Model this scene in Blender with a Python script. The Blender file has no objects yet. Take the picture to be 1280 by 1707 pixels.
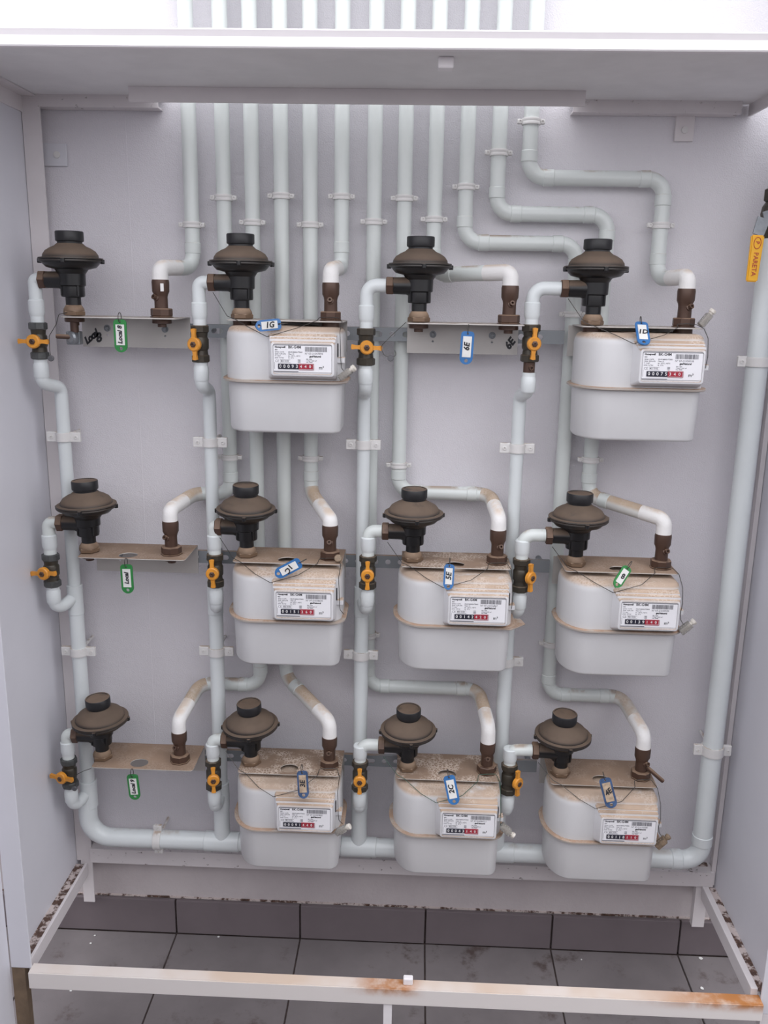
import bpy, bmesh, math, random
from mathutils import Vector, Matrix
random.seed(7)
C = bpy.context.scene.collection
SC = bpy.context.scene
R = math.radians
PI = math.pi

# ------------------------------------------------------------------ camera
FPX = 1480.0; CW, CH = 1280.0, 1707.0
def _n(v): return v.normalized()
_d = _n(Vector((60, -361, FPX)))
_v = -Vector((-104, 5958, FPX)); _v = _n(_v - _v.dot(_d) * _d)
_r = _d.cross(_v)
if _r.x < 0: _r = -_r
CAMPOS = Vector((0.0, -1.75, 1.437))
def world_dir(c):            # camera (right, down, forward) -> world
    c = Vector(c); return Vector((_r.dot(c), _d.dot(c), _v.dot(c)))
def at(px, py, Y):           # point of the picture on the upright plane at depth Y
    k = world_dir((px - CW / 2, py - CH / 2, FPX)); t = (Y - CAMPOS.y) / k.y
    return CAMPOS + k * t
cam = bpy.data.cameras.new('camera'); camo = bpy.data.objects.new('camera', cam); C.objects.link(camo)
cx_, cy_, cz_ = world_dir((1, 0, 0)), world_dir((0, -1, 0)), world_dir((0, 0, -1))
m = Matrix(((cx_.x, cy_.x, cz_.x), (cx_.y, cy_.y, cz_.y), (cx_.z, cy_.z, cz_.z))).to_4x4()
m.translation = CAMPOS; camo.matrix_world = m
cam.sensor_fit = 'VERTICAL'; cam.sensor_height = 36.0; cam.lens = 36.0 * FPX / CH
cam.clip_start = 0.02; cam.clip_end = 100
SC.camera = camo

# ------------------------------------------------------------------ sky, exposure
SC.view_settings.view_transform = 'Standard'; SC.view_settings.look = 'None'
SC.view_settings.gamma = 1.0; SC.view_settings.use_curve_mapping = False
SC.view_settings.exposure = 0.0
w = bpy.data.worlds.new('overcast_sky'); SC.world = w; w.use_nodes = True
nt = w.node_tree; nt.nodes.clear()
wo = nt.nodes.new('ShaderNodeOutputWorld'); bg = nt.nodes.new('ShaderNodeBackground')
tc = nt.nodes.new('ShaderNodeTexCoord'); sx = nt.nodes.new('ShaderNodeSeparateXYZ')
mr = nt.nodes.new('ShaderNodeMapRange'); cr = nt.nodes.new('ShaderNodeValToRGB')
mr.inputs[1].default_value = -1; mr.inputs[2].default_value = 1
nt.links.new(tc.outputs['Generated'], sx.inputs[0]); nt.links.new(sx.outputs[2], mr.inputs[0])
nt.links.new(mr.outputs[0], cr.inputs[0]); nt.links.new(cr.outputs[0], bg.inputs[0]); nt.links.new(bg.outputs[0], wo.inputs[0])
e = cr.color_ramp.elements
e[0].position = 0.0; e[0].color = (.12, .12, .13, 1)
e[1].position = 1.0; e[1].color = (1.6, 1.6, 1.65, 1)
a = e.new(.49); a.color = (.14, .14, .15, 1)
a = e.new(.51); a.color = (.98, .97, 1.02, 1)
a = e.new(.75); a.color = (.98, .97, 1.02, 1)
bg.inputs[1].default_value = 2.15

# ------------------------------------------------------------------ materials
M = {}
def base_mat(name, col, rough=.5, metal=0.0, spec=.5):
    mt = bpy.data.materials.new(name); mt.use_nodes = True
    b = mt.node_tree.nodes['Principled BSDF']
    b.inputs['Base Color'].default_value = (*col, 1); b.inputs['Roughness'].default_value = rough
    b.inputs['Metallic'].default_value = metal; b.inputs['Specular IOR Level'].default_value = spec
    M[name] = mt
    return mt, mt.node_tree, b
def N(nt, t, **k):
    n = nt.nodes.new(t)
    for a, v in k.items(): setattr(n, a, v)
    return n
def noise(nt, scale, detail=4, rough=.6, coord=None):
    n = N(nt, 'ShaderNodeTexNoise'); n.inputs['Scale'].default_value = scale
    n.inputs['Detail'].default_value = detail; n.inputs['Roughness'].default_value = rough
    if coord is None:
        coord = geo_pos(nt)
    nt.links.new(coord, n.inputs['Vector']); return n.outputs['Fac']
def geo_pos(nt):
    g = [x for x in nt.nodes if x.bl_idname == 'ShaderNodeNewGeometry']
    g = g[0] if g else N(nt, 'ShaderNodeNewGeometry')
    return g.outputs['Position']
def geo_nz(nt):
    geo_pos(nt); g = [x for x in nt.nodes if x.bl_idname == 'ShaderNodeNewGeometry'][0]
    s = N(nt, 'ShaderNodeSeparateXYZ'); nt.links.new(g.outputs['Normal'], s.inputs[0]); return s.outputs[2]
def rng(nt, src, a, b, c=0.0, d=1.0, smooth=True):
    m_ = N(nt, 'ShaderNodeMapRange'); m_.interpolation_type = 'SMOOTHSTEP' if smooth else 'LINEAR'
    for i, v in enumerate((a, b, c, d)): m_.inputs[i + 1].default_value = v
    nt.links.new(src, m_.inputs[0]); return m_.outputs[0]
def mul(nt, a, b, op='MULTIPLY'):
    m_ = N(nt, 'ShaderNodeMath', operation=op)
    for i, v in enumerate((a, b)):
        if isinstance(v, (int, float)): m_.inputs[i].default_value = v
        else: nt.links.new(v, m_.inputs[i])
    return m_.outputs[0]
def mix(nt, f, a, b):
    m_ = N(nt, 'ShaderNodeMix', data_type='RGBA')
    if isinstance(f, (int, float)): m_.inputs[0].default_value = f
    else: nt.links.new(f, m_.inputs[0])
    for i, v in ((6, a), (7, b)):
        if isinstance(v, tuple): m_.inputs[i].default_value = (*v, 1)
        else: nt.links.new(v, m_.inputs[i])
    return m_.outputs[2]
def bump(nt, b, h, strength, dist=.002):
    n = N(nt, 'ShaderNodeBump'); n.inputs['Strength'].default_value = strength
    n.inputs['Distance'].default_value = dist
    nt.links.new(h, n.inputs['Height']); nt.links.new(n.outputs[0], b.inputs['Normal'])
DUST = (.29, .195, .13)
def plain(name, col, rough=.5, metal=0.0, var=.12, scale=30, bmp=0.0, spec=.5):
    mt, nt, b = base_mat(name, col, rough, metal, spec)
    f = noise(nt, scale)
    dark = tuple(c * (1 - var * 2) for c in col)
    nt.links.new(mix(nt, rng(nt, f, .3, .7), dark, col), b.inputs['Base Color'])
    if bmp: bump(nt, b, noise(nt, scale * 6), bmp)
    return mt
def dusty(name, col, rough=.45, metal=0.0, lo=.45, hi=.9, nlo=.3, nhi=.55, nscale=25, amount=1.0, dust=DUST, mottle=0.0, bmp=.1, var=.04, drips=0.0):
    """paint or metal with dust that has settled on its upward faces"""
    mt, nt, b = base_mat(name, col, rough, metal)
    nz = rng(nt, geo_nz(nt), lo, hi)
    f = mul(nt, mul(nt, nz, rng(nt, noise(nt, nscale), nlo, nhi)), amount)
    d = mix(nt, rng(nt, noise(nt, 9), .35, .65), dust, tuple(min(1, c * 1.3) for c in dust))
    if mottle:
        v = N(nt, 'ShaderNodeTexVoronoi'); v.inputs['Scale'].default_value = 170; nt.links.new(geo_pos(nt), v.inputs['Vector'])
        v.feature = 'DISTANCE_TO_EDGE'
        mm = mul(nt, mul(nt, rng(nt, v.outputs['Distance'], .0, .22, 1, 0), rng(nt, noise(nt, 22), .42, .6)), mottle)
        d = mix(nt, mm, d, (.62, .52, .44))
    cbase = mix(nt, rng(nt, noise(nt, 12), .3, .7), tuple(c * (1 - var) for c in col), col)
    nt.links.new(mix(nt, f, cbase, d), b.inputs['Base Color'])
    nt.links.new(rng(nt, f, 0, 1, rough, .85, False), b.inputs['Roughness'])
    if metal: nt.links.new(rng(nt, f, 0, .6, metal, 0, False), b.inputs['Metallic'])
    if bmp: bump(nt, b, noise(nt, 140), bmp, .001)
    return mt

# white painted masonry
mt, nt, b = base_mat('wall_paint', (.70, .68, .70), .75)
big = noise(nt, 1.6, 3); fine = noise(nt, 420, 3); mid = noise(nt, 45, 5)
c1 = mix(nt, rng(nt, big, .35, .65), (.71, .69, .73), (.75, .73, .765))
c2 = mix(nt, rng(nt, noise(nt, 60, 6, .7), .70, .78), c1, (.45, .38, .34))
nt.links.new(c2, b.inputs['Base Color'])
bump(nt, b, mul(nt, mid, fine, 'ADD'), .6, .0024)
# same, splashed with dirt low down (the strip under the cabinet)
mt, nt, b = base_mat('wall_paint_dirty', (.62, .57, .57), .8)
c1 = mix(nt, rng(nt, noise(nt, 5, 4), .3, .7), (.47, .425, .435), (.55, .505, .51))
c2 = mix(nt, rng(nt, noise(nt, 26, 7, .75), .66, .74), c1, (.12, .08, .07))
nt.links.new(c2, b.inputs['Base Color']); bump(nt, b, noise(nt, 120, 5), .4, .002)
# cabinet sheet and frames
plain('sheet_white', (.68, .68, .73), .45, var=.02, scale=4, bmp=.03)
plain('roof_grey', (.82, .81, .82), .6, var=.05, scale=7, bmp=.05)
def rusty(name, col, thr, rust=(.30, .10, .03), scale=24, only_up=False, stretch=None):
    mt, nt, b = base_mat(name, col, .5)
    f = rng(nt, noise(nt, scale, 7, .7), thr, thr + .09)
    if only_up: f = mul(nt, f, rng(nt, geo_nz(nt), .4, .9))
    r_ = mix(nt, rng(nt, noise(nt, 160), .35, .65), rust, tuple(c * .45 for c in rust))
    c = mix(nt, rng(nt, noise(nt, 6), .3, .7), tuple(x * .92 for x in col), col)
    nt.links.new(mix(nt, f, c, r_), b.inputs['Base Color']); bump(nt, b, f, .3, .001)
    return mt
rusty('frame_paint', (.73, .69, .70), .70, (.25, .13, .08))
rusty('frame_speckled', (.73, .69, .70), .60, (.10, .06, .05), 60)
rusty('frame_rusted', (.60, .52, .50), .46, (.13, .07, .05), 50)
mt, nt, b = base_mat('front_rail_paint', (.76, .72, .70), .5)
sp = N(nt, 'ShaderNodeSeparateXYZ'); nt.links.new(geo_pos(nt), sp.inputs[0])
up = rng(nt, geo_nz(nt), .3, .8); wid = rng(nt, noise(nt, 5, 3), .35, .65, .15, .75)
c0 = mix(nt, mul(nt, up, wid), (.74, .70, .68), (.60, .44, .32))
cen = mul(nt, rng(nt, sp.outputs[0], -.12, -.03), rng(nt, sp.outputs[0], .0, .05, 1, 0))
rgt = rng(nt, sp.outputs[0], .40, .62)
st_ = mul(nt, mul(nt, mul(nt, cen, rgt, 'MAXIMUM'), rng(nt, noise(nt, 30, 5), .25, .6, .25, 1.0)), rng(nt, sp.outputs[2], .160, .1815))
nt.links.new(mix(nt, st_, c0, (.42, .17, .05)), b.inputs['Base Color'])
plain('lip_white', (.84, .81, .83), .4, var=.01)
# pipes
PIPE = (.66, .70, .685)
dusty('pipe_paint', PIPE, .32, lo=.55, hi=.95, nlo=.48, nhi=.62, nscale=16, amount=.75, bmp=.06)
dusty('pipe_paint_clean', (.68, .72, .73), .3, lo=.75, hi=1, nlo=.5, nhi=.7, nscale=16, amount=.4, bmp=.05)
dusty('pipe_paint_dusty', (.66, .66, .64), .5, lo=.0, hi=.6, nlo=.25, nhi=.5, nscale=14, amount=.92, dust=(.40, .30, .21), mottle=.5, bmp=.4)
dusty('primer_white', (.80, .79, .78), .6, lo=.5, hi=.95, nlo=.3, nhi=.6, nscale=40, amount=.6, dust=(.5, .36, .24), bmp=.8)
dusty('clamp_paint', (.70, .69, .68), .5, lo=.6, hi=.95, nlo=.4, nhi=.6, nscale=60, amount=.7, bmp=.2)
# metals
dusty('bronze', (.088, .050, .036), .42, .3, lo=.2, hi=.8, amount=.85, bmp=.15, dust=(.25, .165, .11))
dusty('base_nut_brass', (.17, .11, .07), .5, .2, lo=.1, hi=.7, amount=.9, bmp=.15, dust=(.27, .19, .13))
dusty('valve_brass', (.060, .052, .040), .4, .4, lo=.5, hi=.95, amount=.6, bmp=.4, dust=(.17, .12, .08))
plain('valve_grey', (.10, .105, .105), .5, .3, .2, 60, .2)
plain('galvanised', (.29, .31, .33), .42, .65, .12, 60, .05)
dusty('rail_galvanised', (.27, .29, .31), .45, .25, lo=.5, hi=.9, amount=.8, bmp=.05)
dusty('bracket_sheet', (.50, .475, .45), .42, .25, lo=.45, hi=.8, nlo=.1, nhi=.3, amount=.97, dust=(.25, .170, .118), mottle=.2, bmp=.12)
dusty('bracket_sheet_spotted', (.50, .475, .45), .42, .25, lo=.45, hi=.8, nlo=.1, nhi=.3, amount=.97, dust=(.235, .160, .112), mottle=.85, bmp=.2)
dusty('bracket_sheet_clean', (.52, .50, .48), .4, .25, lo=.45, hi=.8, amount=.5, bmp=.06)
# meters
dusty('meter_paint', (.60, .60, .61), .38, lo=.22, hi=.62, nlo=.2, nhi=.45, amount=.92, dust=(.36, .265, .195), mottle=.6, bmp=.06)
dusty('meter_rim', (.42, .37, .33), .45, .1, lo=.2, hi=.7, amount=.95, dust=(.30, .20, .14), mottle=.3, bmp=.1)
dusty('index_plastic', (.68, .68, .70), .4, lo=.12, hi=.45, nlo=.1, nhi=.35, amount=.95, dust=(.37, .27, .195), mottle=.8, bmp=.05)
plain('nameplate_white', (.80, .80, .83), .35, var=.01)
plain('ink_black', (.02, .02, .025), .5, var=.05)
plain('ink_grey', (.16, .16, .18), .5, var=.05)
plain('counter_black', (.025, .025, .04), .3, var=.05)
plain('counter_red', (.36, .03, .05), .3, var=.05)
plain('digit_white', (.75, .75, .75), .4, var=.02)
# regulators
dusty('regulator_black', (.008, .008, .009), .36, lo=.12, hi=.5, nlo=.12, nhi=.42, amount=.96, dust=(.115, .082, .060), bmp=.05)
dusty('regulator_cap', (.012, .012, .014), .45, lo=.7, hi=.95, nlo=.2, nhi=.5, amount=.95, dust=(.15, .105, .075), bmp=.05)
plain('handle_amber', (.72, .30, .035), .4, var=.1, scale=40)
plain('handle_yellow', (.85, .44, .02), .4, var=.05)
plain('print_red', (.45, .06, .03), .5, var=.05)
plain('tag_green', (.025, .22, .05), .3, var=.08); plain('tag_blue', (.045, .17, .42), .3, var=.08)
plain('tag_blue_grimy', (.055, .11, .24), .5, var=.25, scale=90)
plain('paper_white', (.72, .72, .70), .6, var=.03); plain('paper_grimy', (.50, .38, .27), .7, var=.2, scale=90)
plain('wire_dark', (.08, .075, .07), .4, .6); plain('wire_green', (.03, .09, .06), .4, .1)
plain('seal_lead', (.14, .14, .15), .5, .4); plain('seal_grimy', (.30, .22, .15), .6, var=.25, scale=120)
mt, nt, b = base_mat('seal_clear', (.62, .60, .57), .15); b.inputs['Transmission Weight'].default_value = .7
plain('seal_white', (.70, .66, .60), .5, var=.1, scale=100)
plain('board_brown', (.20, .14, .09), .7, var=.15, scale=30)
# floor
mt, nt, b = base_mat('floor_tile', (.25, .235, .24), .55)
c1 = mix(nt, rng(nt, noise(nt, 4, 5), .3, .7), (.150, .134, .138), (.200, .180, .184))
c2 = mix(nt, rng(nt, noise(nt, 9, 6, .7), .55, .70), c1, (.085, .062, .058))
c3 = mix(nt, rng(nt, noise(nt, 230, 2), .72, .76), c2, (.09, .08, .08))
nt.links.new(c3, b.inputs['Base Color']); bump(nt, b, noise(nt, 300), .1, .0006)
plain('light_block_dark', (.17, .155, .155), .85, var=.05, scale=5)  # dark tone for the added, unseen wall that holds back low skylight
plain('skirting_tile', (.165, .138, .148), .45, var=.05, scale=8, bmp=.03)
plain('grout', (.085, .062, .058), .9, var=.2, scale=60, bmp=.4)
plain('flake_white', (.8, .8, .78), .6)

# ------------------------------------------------------------------ mesh helpers
def obj(name, bm, mat, parent=None, smooth=False, autosmooth=None):
    me = bpy.data.meshes.new(name)
    bmesh.ops.recalc_face_normals(bm, faces=bm.faces)
    bm.to_mesh(me); bm.free()
    if mat: me.materials.append(M[mat])
    if smooth:
        for p in me.polygons: p.use_smooth = True
        if autosmooth is None: autosmooth = 38
        me.set_sharp_from_angle(angle=R(autosmooth))
    o = bpy.data.objects.new(name, me); C.objects.link(o)
    if parent: o.parent = parent
    return o
def share(o, name, parent, loc=None):
    c = o.copy(); c.name = name; C.objects.link(c); c.parent = parent
    if loc is not None: c.location = loc
    return c
def tag(o, label=None, cat=None, group=None, kind=None):
    if label: o['label'] = label
    if cat: o['category'] = cat
    if group: o['group'] = group
    if kind: o['kind'] = kind
    return o
def thing(name, label, cat, loc=(0, 0, 0), group=None, rz=0):
    o = bpy.data.objects.new(name, None); C.objects.link(o); o.empty_display_size = .02
    o.location = loc; o.rotation_euler = (0, 0, rz)
    return tag(o, label, cat, group)
def box(bm, x0, x1, y0, y1, z0, z1, bev=0.0, mtx=None):
    vs = [bm.verts.new((x, y, z)) for x in (x0, x1) for y in (y0, y1) for z in (z0, z1)]
    fs = [(0, 1, 3, 2), (4, 6, 7, 5), (0, 4, 5, 1), (2, 3, 7, 6), (0, 2, 6, 4), (1, 5, 7, 3)]
    faces = [bm.faces.new([vs[i] for i in f]) for f in fs]
    if bev:
        ed = list({e_ for f in faces for e_ in f.edges})
        r_ = bmesh.ops.bevel(bm, geom=ed, offset=bev, segments=2, affect='EDGES', profile=.5)
        vs = [v for v in bm.verts if v.is_valid and (v in vs or any(f in r_['faces'] for f in v.link_faces))]
    if mtx is not None:
        bmesh.ops.transform(bm, matrix=mtx, verts=[v for v in vs if v.is_valid])
    return bm
def bx(*a, **k): return box(bmesh.new(), *a, **k)
def lathe(bm, prof, seg=28, mtx=None):
    """prof: list of (r, z) from bottom to top, round the local Z axis"""
    rings = []
    for r_, z in prof:
        if r_ < 1e-6: rings.append([bm.verts.new((0, 0, z))])
        else: rings.append([bm.verts.new((r_ * math.cos(2 * PI * i / seg), r_ * math.sin(2 * PI * i / seg), z)) for i in range(seg)])
    for a, b_ in zip(rings, rings[1:]):
        for i in range(seg):
            j = (i + 1) % seg
            if len(a) == 1 and len(b_) == 1: continue
            if len(a) == 1: bm.faces.new((a[0], b_[j], b_[i]))
            elif len(b_) == 1: bm.faces.new((a[i], a[j], b_[0]))
            else: bm.faces.new((a[i], a[j], b_[j], b_[i]))
    if len(rings[0]) > 1: bm.faces.new(list(reversed(rings[0])))
    if len(rings[-1]) > 1: bm.faces.new(rings[-1])
    if mtx is not None: bmesh.ops.transform(bm, matrix=mtx, verts=[v for r_ in rings for v in r_])
    return bm
def lt(prof, seg=28, mtx=None): return lathe(bmesh.new(), prof, seg, mtx)
def align(p, d):             # matrix taking local Z to direction d at point p
    q = Vector(d).to_track_quat('Z', 'Y'); return Matrix.Translation(Vector(p)) @ q.to_matrix().to_4x4()
def fillet(pts, rad):
    pts = [Vector(p) for p in pts]; out = [pts[0]]
    for i in range(1, len(pts) - 1):
        p, a, b_ = pts[i], pts[i - 1] - pts[i], pts[i + 1] - pts[i]
        r_ = rad[i] if isinstance(rad, (list, tuple)) else rad
        la, lb = a.length, b_.length; a.normalize(); b_.normalize()
        ang = a.angle(b_)
        if ang > R(174): out.append(p); continue
        t = min(r_ / math.tan(ang / 2), la * .48, lb * .48); rr = t * math.tan(ang / 2)
        p0, p1 = p + a * t, p + b_ * t
        cdir = (a + b_).normalized(); c = p + cdir * math.sqrt(rr * rr + t * t)
        n = 7; u, v = p0 - c, p1 - c; th = u.angle(v)
        for k in range(n + 1):
            f = k / n
            out.append(c + (u * math.sin((1 - f) * th) + v * math.sin(f * th)) / math.sin(th) if th > 1e-4 else p)
    out.append(pts[-1]); return out
def tube(bm, path, r, seg=18, cap=True):
    path = [Vector(p) for p in path]
    T = []
    for i in range(len(path)):
        a = path[max(0, i - 1)]; b_ = path[min(len(path) - 1, i + 1)]; T.append((b_ - a).normalized())
    u = T[0].orthogonal().normalized(); rings = []
    for i, p in enumerate(path):
        u = (u - T[i] * u.dot(T[i])).normalized(); v = T[i].cross(u)
        rr = r[i] if isinstance(r, (list, tuple)) else r
        rings.append([bm.verts.new(p + (u * math.cos(2 * PI * k / seg) + v * math.sin(2 * PI * k / seg)) * rr) for k in range(seg)])
    for a, b_ in zip(rings, rings[1:]):
        for k in range(seg):
            bm.faces.new((a[k], a[(k + 1) % seg], b_[(k + 1) % seg], b_[k]))
    if cap: bm.faces.new(list(reversed(rings[0]))); bm.faces.new(rings[-1])
    return bm
def pipe_bm(pts, r, rad, seg=20): return tube(bmesh.new(), fillet(pts, rad), r, seg)
def ring_on(bm, p, d, r, h, seg=24, e_=.0012):   # a socket sleeve round a pipe
    return lathe(bm, [(r - e_, -h / 2), (r, -h / 2 + e_), (r, h / 2 - e_), (r - e_, h / 2)], seg, align(p, d))
def flat(outline, holes, t, mtx=None, bm=None):
    """flat plate with holes in the XY plane, thickness t upwards"""
    cu = bpy.data.curves.new('flat', 'CURVE'); cu.dimensions = '2D'; cu.fill_mode = 'BOTH'; cu.extrude = t / 2
    for loop in [outline] + list(holes):
        sp = cu.splines.new('POLY'); sp.points.add(len(loop) - 1); sp.use_cyclic_u = True
        for p_, (x, y) in zip(sp.points, loop): p_.co = (x, y, 0, 1)
    o = bpy.data.objects.new('tmp_flat', cu); C.objects.link(o)
    dg = bpy.context.evaluated_depsgraph_get(); me = bpy.data.meshes.new_from_object(o.evaluated_get(dg))
    bpy.data.objects.remove(o); bpy.data.curves.remove(cu)
    b2 = bmesh.new(); b2.from_mesh(me); bpy.data.meshes.remove(me)
    bmesh.ops.remove_doubles(b2, verts=b2.verts, dist=1e-5)
    bmesh.ops.translate(b2, vec=(0, 0, t / 2), verts=b2.verts)
    if mtx is not None: bmesh.ops.transform(b2, matrix=mtx, verts=b2.verts)
    if bm is None: return b2
    me = bpy.data.meshes.new('tmp'); b2.to_mesh(me); b2.free(); bm.from_mesh(me); bpy.data.meshes.remove(me); return bm
def circ(cx, cy, r, n=16, ry=None): return [(cx + r * math.cos(2 * PI * i / n), cy + (ry or r) * math.sin(2 * PI * i / n)) for i in range(n)]
def rrect(x0, x1, y0, y1, r, n=5):
    rs = r if isinstance(r, (tuple, list)) else (r,) * 4      # corners: (x1,y1) (x0,y1) (x0,y0) (x1,y0)
    out = []
    for k, (cx, cy, sx, sy) in enumerate(((x1, y1, -1, -1), (x0, y1, 1, -1), (x0, y0, 1, 1), (x1, y0, -1, 1))):
        rx, ry = rs[k] if isinstance(rs[k], tuple) else (rs[k], rs[k])
        for i in range(n + 1):
            a = k * PI / 2 + i / n * PI / 2
            out.append((cx + sx * rx + rx * math.cos(a), cy + sy * ry + ry * math.sin(a)))
    return out
FRONT = Matrix.Rotation(R(90), 4, 'X')      # XY plane -> facing the camera (normal -Y)
def loft(loops, cap=True, bm=None):
    bm = bm or bmesh.new()
    rs = [[bm.verts.new(p) for p in l] for l in loops]
    n = len(rs[0])
    for a, b_ in zip(rs, rs[1:]):
        for i in range(n): bm.faces.new((a[i], a[(i + 1) % n], b_[(i + 1) % n], b_[i]))
    if cap: bm.faces.new(list(reversed(rs[0]))); bm.faces.new(rs[-1])
    return bm
_tc = {}
def text_mesh(s, size, align_x='LEFT', shear=0.0, bold=0.0, spacing=1.0):
    k = (s, size, align_x, shear, bold, spacing)
    if k in _tc: return _tc[k]
    cu = bpy.data.curves.new('lettering', 'FONT'); cu.body = s; cu.size = size; cu.align_x = align_x; cu.align_y = 'CENTER'
    cu.shear = shear; cu.offset = bold; cu.resolution_u = 2; cu.extrude = .00012; cu.space_character = spacing
    o = bpy.data.objects.new('tmp_text', cu); C.objects.link(o)
    dg = bpy.context.evaluated_depsgraph_get(); me = bpy.data.meshes.new_from_object(o.evaluated_get(dg))
    bpy.data.objects.remove(o); bpy.data.curves.remove(cu); _tc[k] = me
    return me
def add_text(bm, s, size, mtx, **k):
    n0 = len(bm.verts); bm.from_mesh(text_mesh(s, size, **k)); bm.verts.ensure_lookup_table()
    bmesh.ops.transform(bm, matrix=mtx, verts=bm.verts[n0:]); return bm
def T(x, y, z): return Matrix.Translation((x, y, z))
def strokes(bm, lines, r, mtx=None):
    n0 = len(bm.verts)
    for l in lines: tube(bm, [Vector((x, y, 0)) for x, y in l], r, 6)
    bm.verts.ensure_lookup_table()
    if mtx is not None: bmesh.ops.transform(bm, matrix=mtx, verts=bm.verts[n0:])
    return bm

ROWZ = (1.390, .945, .505); COLX = (-.545, -.239, .079, .387); PY = -.125
ROWN = ('top', 'middle', 'bottom'); COLN = ('leftmost', 'second', 'third', 'rightmost')
def where(r, c): return '%s row, %s' % (ROWN[r], ('leftmost column', 'second column from left', 'third column from left', 'rightmost column')[c])

# ------------------------------------------------------------------ setting
def struct(name, bm, mat, parent=None, **k):
    o = obj(name, bm, mat, parent, **k)
    if parent is None: o['kind'] = 'structure'
    return o
wb = struct('wall_back', bx(-2.6, 2.6, 0, .15, .2101, 3.4), 'wall_paint')
struct('wall_strip', bx(-2.6, 2.6, .0, .15, -.05, .21), 'wall_paint_dirty').name = 'trim_1'
# floor: grout bed with tiles laid in it, joints every 0.2855 m
floor = struct('floor', bx(-2.2, 2.2, -3.6, 0, -.06, -.004), 'grout')
TP = .2855; X0 = .049; TL = .43
tm = None
for i in range(-5, 5):
    for j in range(4):
        xa, xb = X0 + i * TP + .0017, X0 + (i + 1) * TP - .0017
        ya, yb = -.012 - (j + 1) * TL + .0022, -.012 - j * TL - .0022
        if tm is None:
            hw, hl = (xb - xa) / 2, (yb - ya) / 2
            tm = obj('tile', bx(-hw, hw, -hl, hl, -.008, 0, bev=.0012), 'floor_tile', floor)
            t = tm
        else: t = share(tm, 'tile', floor)
        t.location = ((xa + xb) / 2, (ya + yb) / 2, random.uniform(-.0004, .0004))
bs = struct('baseboard_back', bx(-2.2, 2.2, -.006, .0, 0, .082), 'grout')
tm = None
for i in range(-5, 5):
    xa, xb = X0 + i * TP + .002, X0 + (i + 1) * TP - .002
    if tm is None: tm = obj('tile', bx(-(xb - xa) / 2, (xb - xa) / 2, -.013, -.004, .001, .086, bev=.001), 'skirting_tile', bs); t = tm
    else: t = share(tm, 'tile', bs)
    t.location = ((xa + xb) / 2, random.uniform(-.0006, .0006), 0)

struct('light_block_front', bx(-3.2, 3.2, -2.5, -2.3, -.05, 1.5), 'light_block_dark')  # unseen wall added behind the camera to shade the cabinet's lower part

obj('grime_line', bx(-2.2, 2.2, -.0035, .0, .0862, .0895), 'frame_rusted', bs)
for k_, (px, py) in enumerate(((213, 300), (1022, 330))):
    q = at(px, py, 0); struct('trim_%d' % (k_ + 2), bx(q.x - .0012, q.x + .0012, -.0006, .01, .23, 1.75, bev=.0003), 'wall_paint')

# ------------------------------------------------------------------ cabinet
cab = thing('meter_cabinet', 'white sheet-metal meter cabinet without its doors, rusty bottom frame', 'cabinet', (0, -.17, 0))
OFF = Vector((0, .17, 0))
def cpart(name, bm, mat, **k):
    bmesh.ops.translate(bm, vec=OFF, verts=bm.verts); return obj(name, bm, mat, cab, **k)
XL, XR, YF, ZB, ZT = -.736, .677, -.335, .185, 1.78
cpart('side_panel', bx(XL - .002, XL, YF, -.001, ZB - .02, ZT), 'sheet_white')
cpart('side_panel', bx(XR, XR + .002, YF, -.001, ZB - .02, ZT - .03), 'sheet_white')
# roof sheet with the slot cut for the pipes
cpart('roof_panel', flat([(-.90, -.345), (.582, -.345), (.582, -.002), (.262, -.002), (.262, -.098), (-.481, -.098), (-.481, -.002), (-.90, -.002)], [], .003, T(0, 0, ZT)), 'roof_grey')
prof = [(-.347, -.001), (-.358, -.001), (-.3595, .001), (-.3535, .010), (-.3510, .016), (-.3545, .024), (-.3535, .026), (-.300, .026), (-.300, .023), (-.347, .023)]
bm = loft([[Vector((x, y, ZT + z)) for y, z in prof] for x in (-.90, .72)])
cpart('roof_lip', bm, 'lip_white')
bm = bx(.582, .586, -.345, -.002, ZT - .02, ZT + .006); cpart('roof_side_lip', bm, 'frame_paint')
cpart('slot_lip', bx(-.514, .273, -.102, -.098, ZT - .025, ZT, bev=.0006), 'frame_paint')
def angle(x0, x1, name='rear_roof_angle'):
    bm = bx(x0, x1, -.032, -.028, ZT - .021, ZT); box(bm, x0, x1, -.028, -.001, ZT - .021, ZT - .018)
    return cpart(name, bm, 'frame_speckled')
angle(-.706, -.483); angle(.264, .560)
bm = bx(XL, XL + .028, YF, -.03, ZT - .003, ZT - .0005); box(bm, XL, XL + .003, YF, -.03, ZT - .03, ZT - .003)
cpart('side_roof_angle', bm, 'frame_paint')
def post(name, x0, x1, y0, y1, z0, z1, t=.003, side=1, mat='frame_paint'):
    bm = bx(x0, x1, y0, y0 + t, z0, z1)
    if side > 0: box(bm, x0, x0 + t, y0 + t, y1, z0, z1)
    else: box(bm, x1 - t, x1, y0 + t, y1, z0, z1)
    return cpart(name, bm, mat)
post('corner_post', XL + .001, -.701, -.030, -.001, ZB + .01, ZT - .001)
post('corner_post', .667, XR - .001, -.030, -.001, ZB + .01, ZT - .04, side=-1)
post('rear_leg', -.726, -.701, -.030, -.014, .088, ZB + .01)
post('rear_leg', .638, .664, -.030, -.014, .088, ZB + .01)
bm = bx(-.745, -.706, YF - .006, YF - .002, ZB - .005, ZT, bev=.0008); box(bm, -.745, -.741, YF - .002, YF + .03, ZB - .005, ZT)
cpart('front_post', bm, 'sheet_white')
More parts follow.
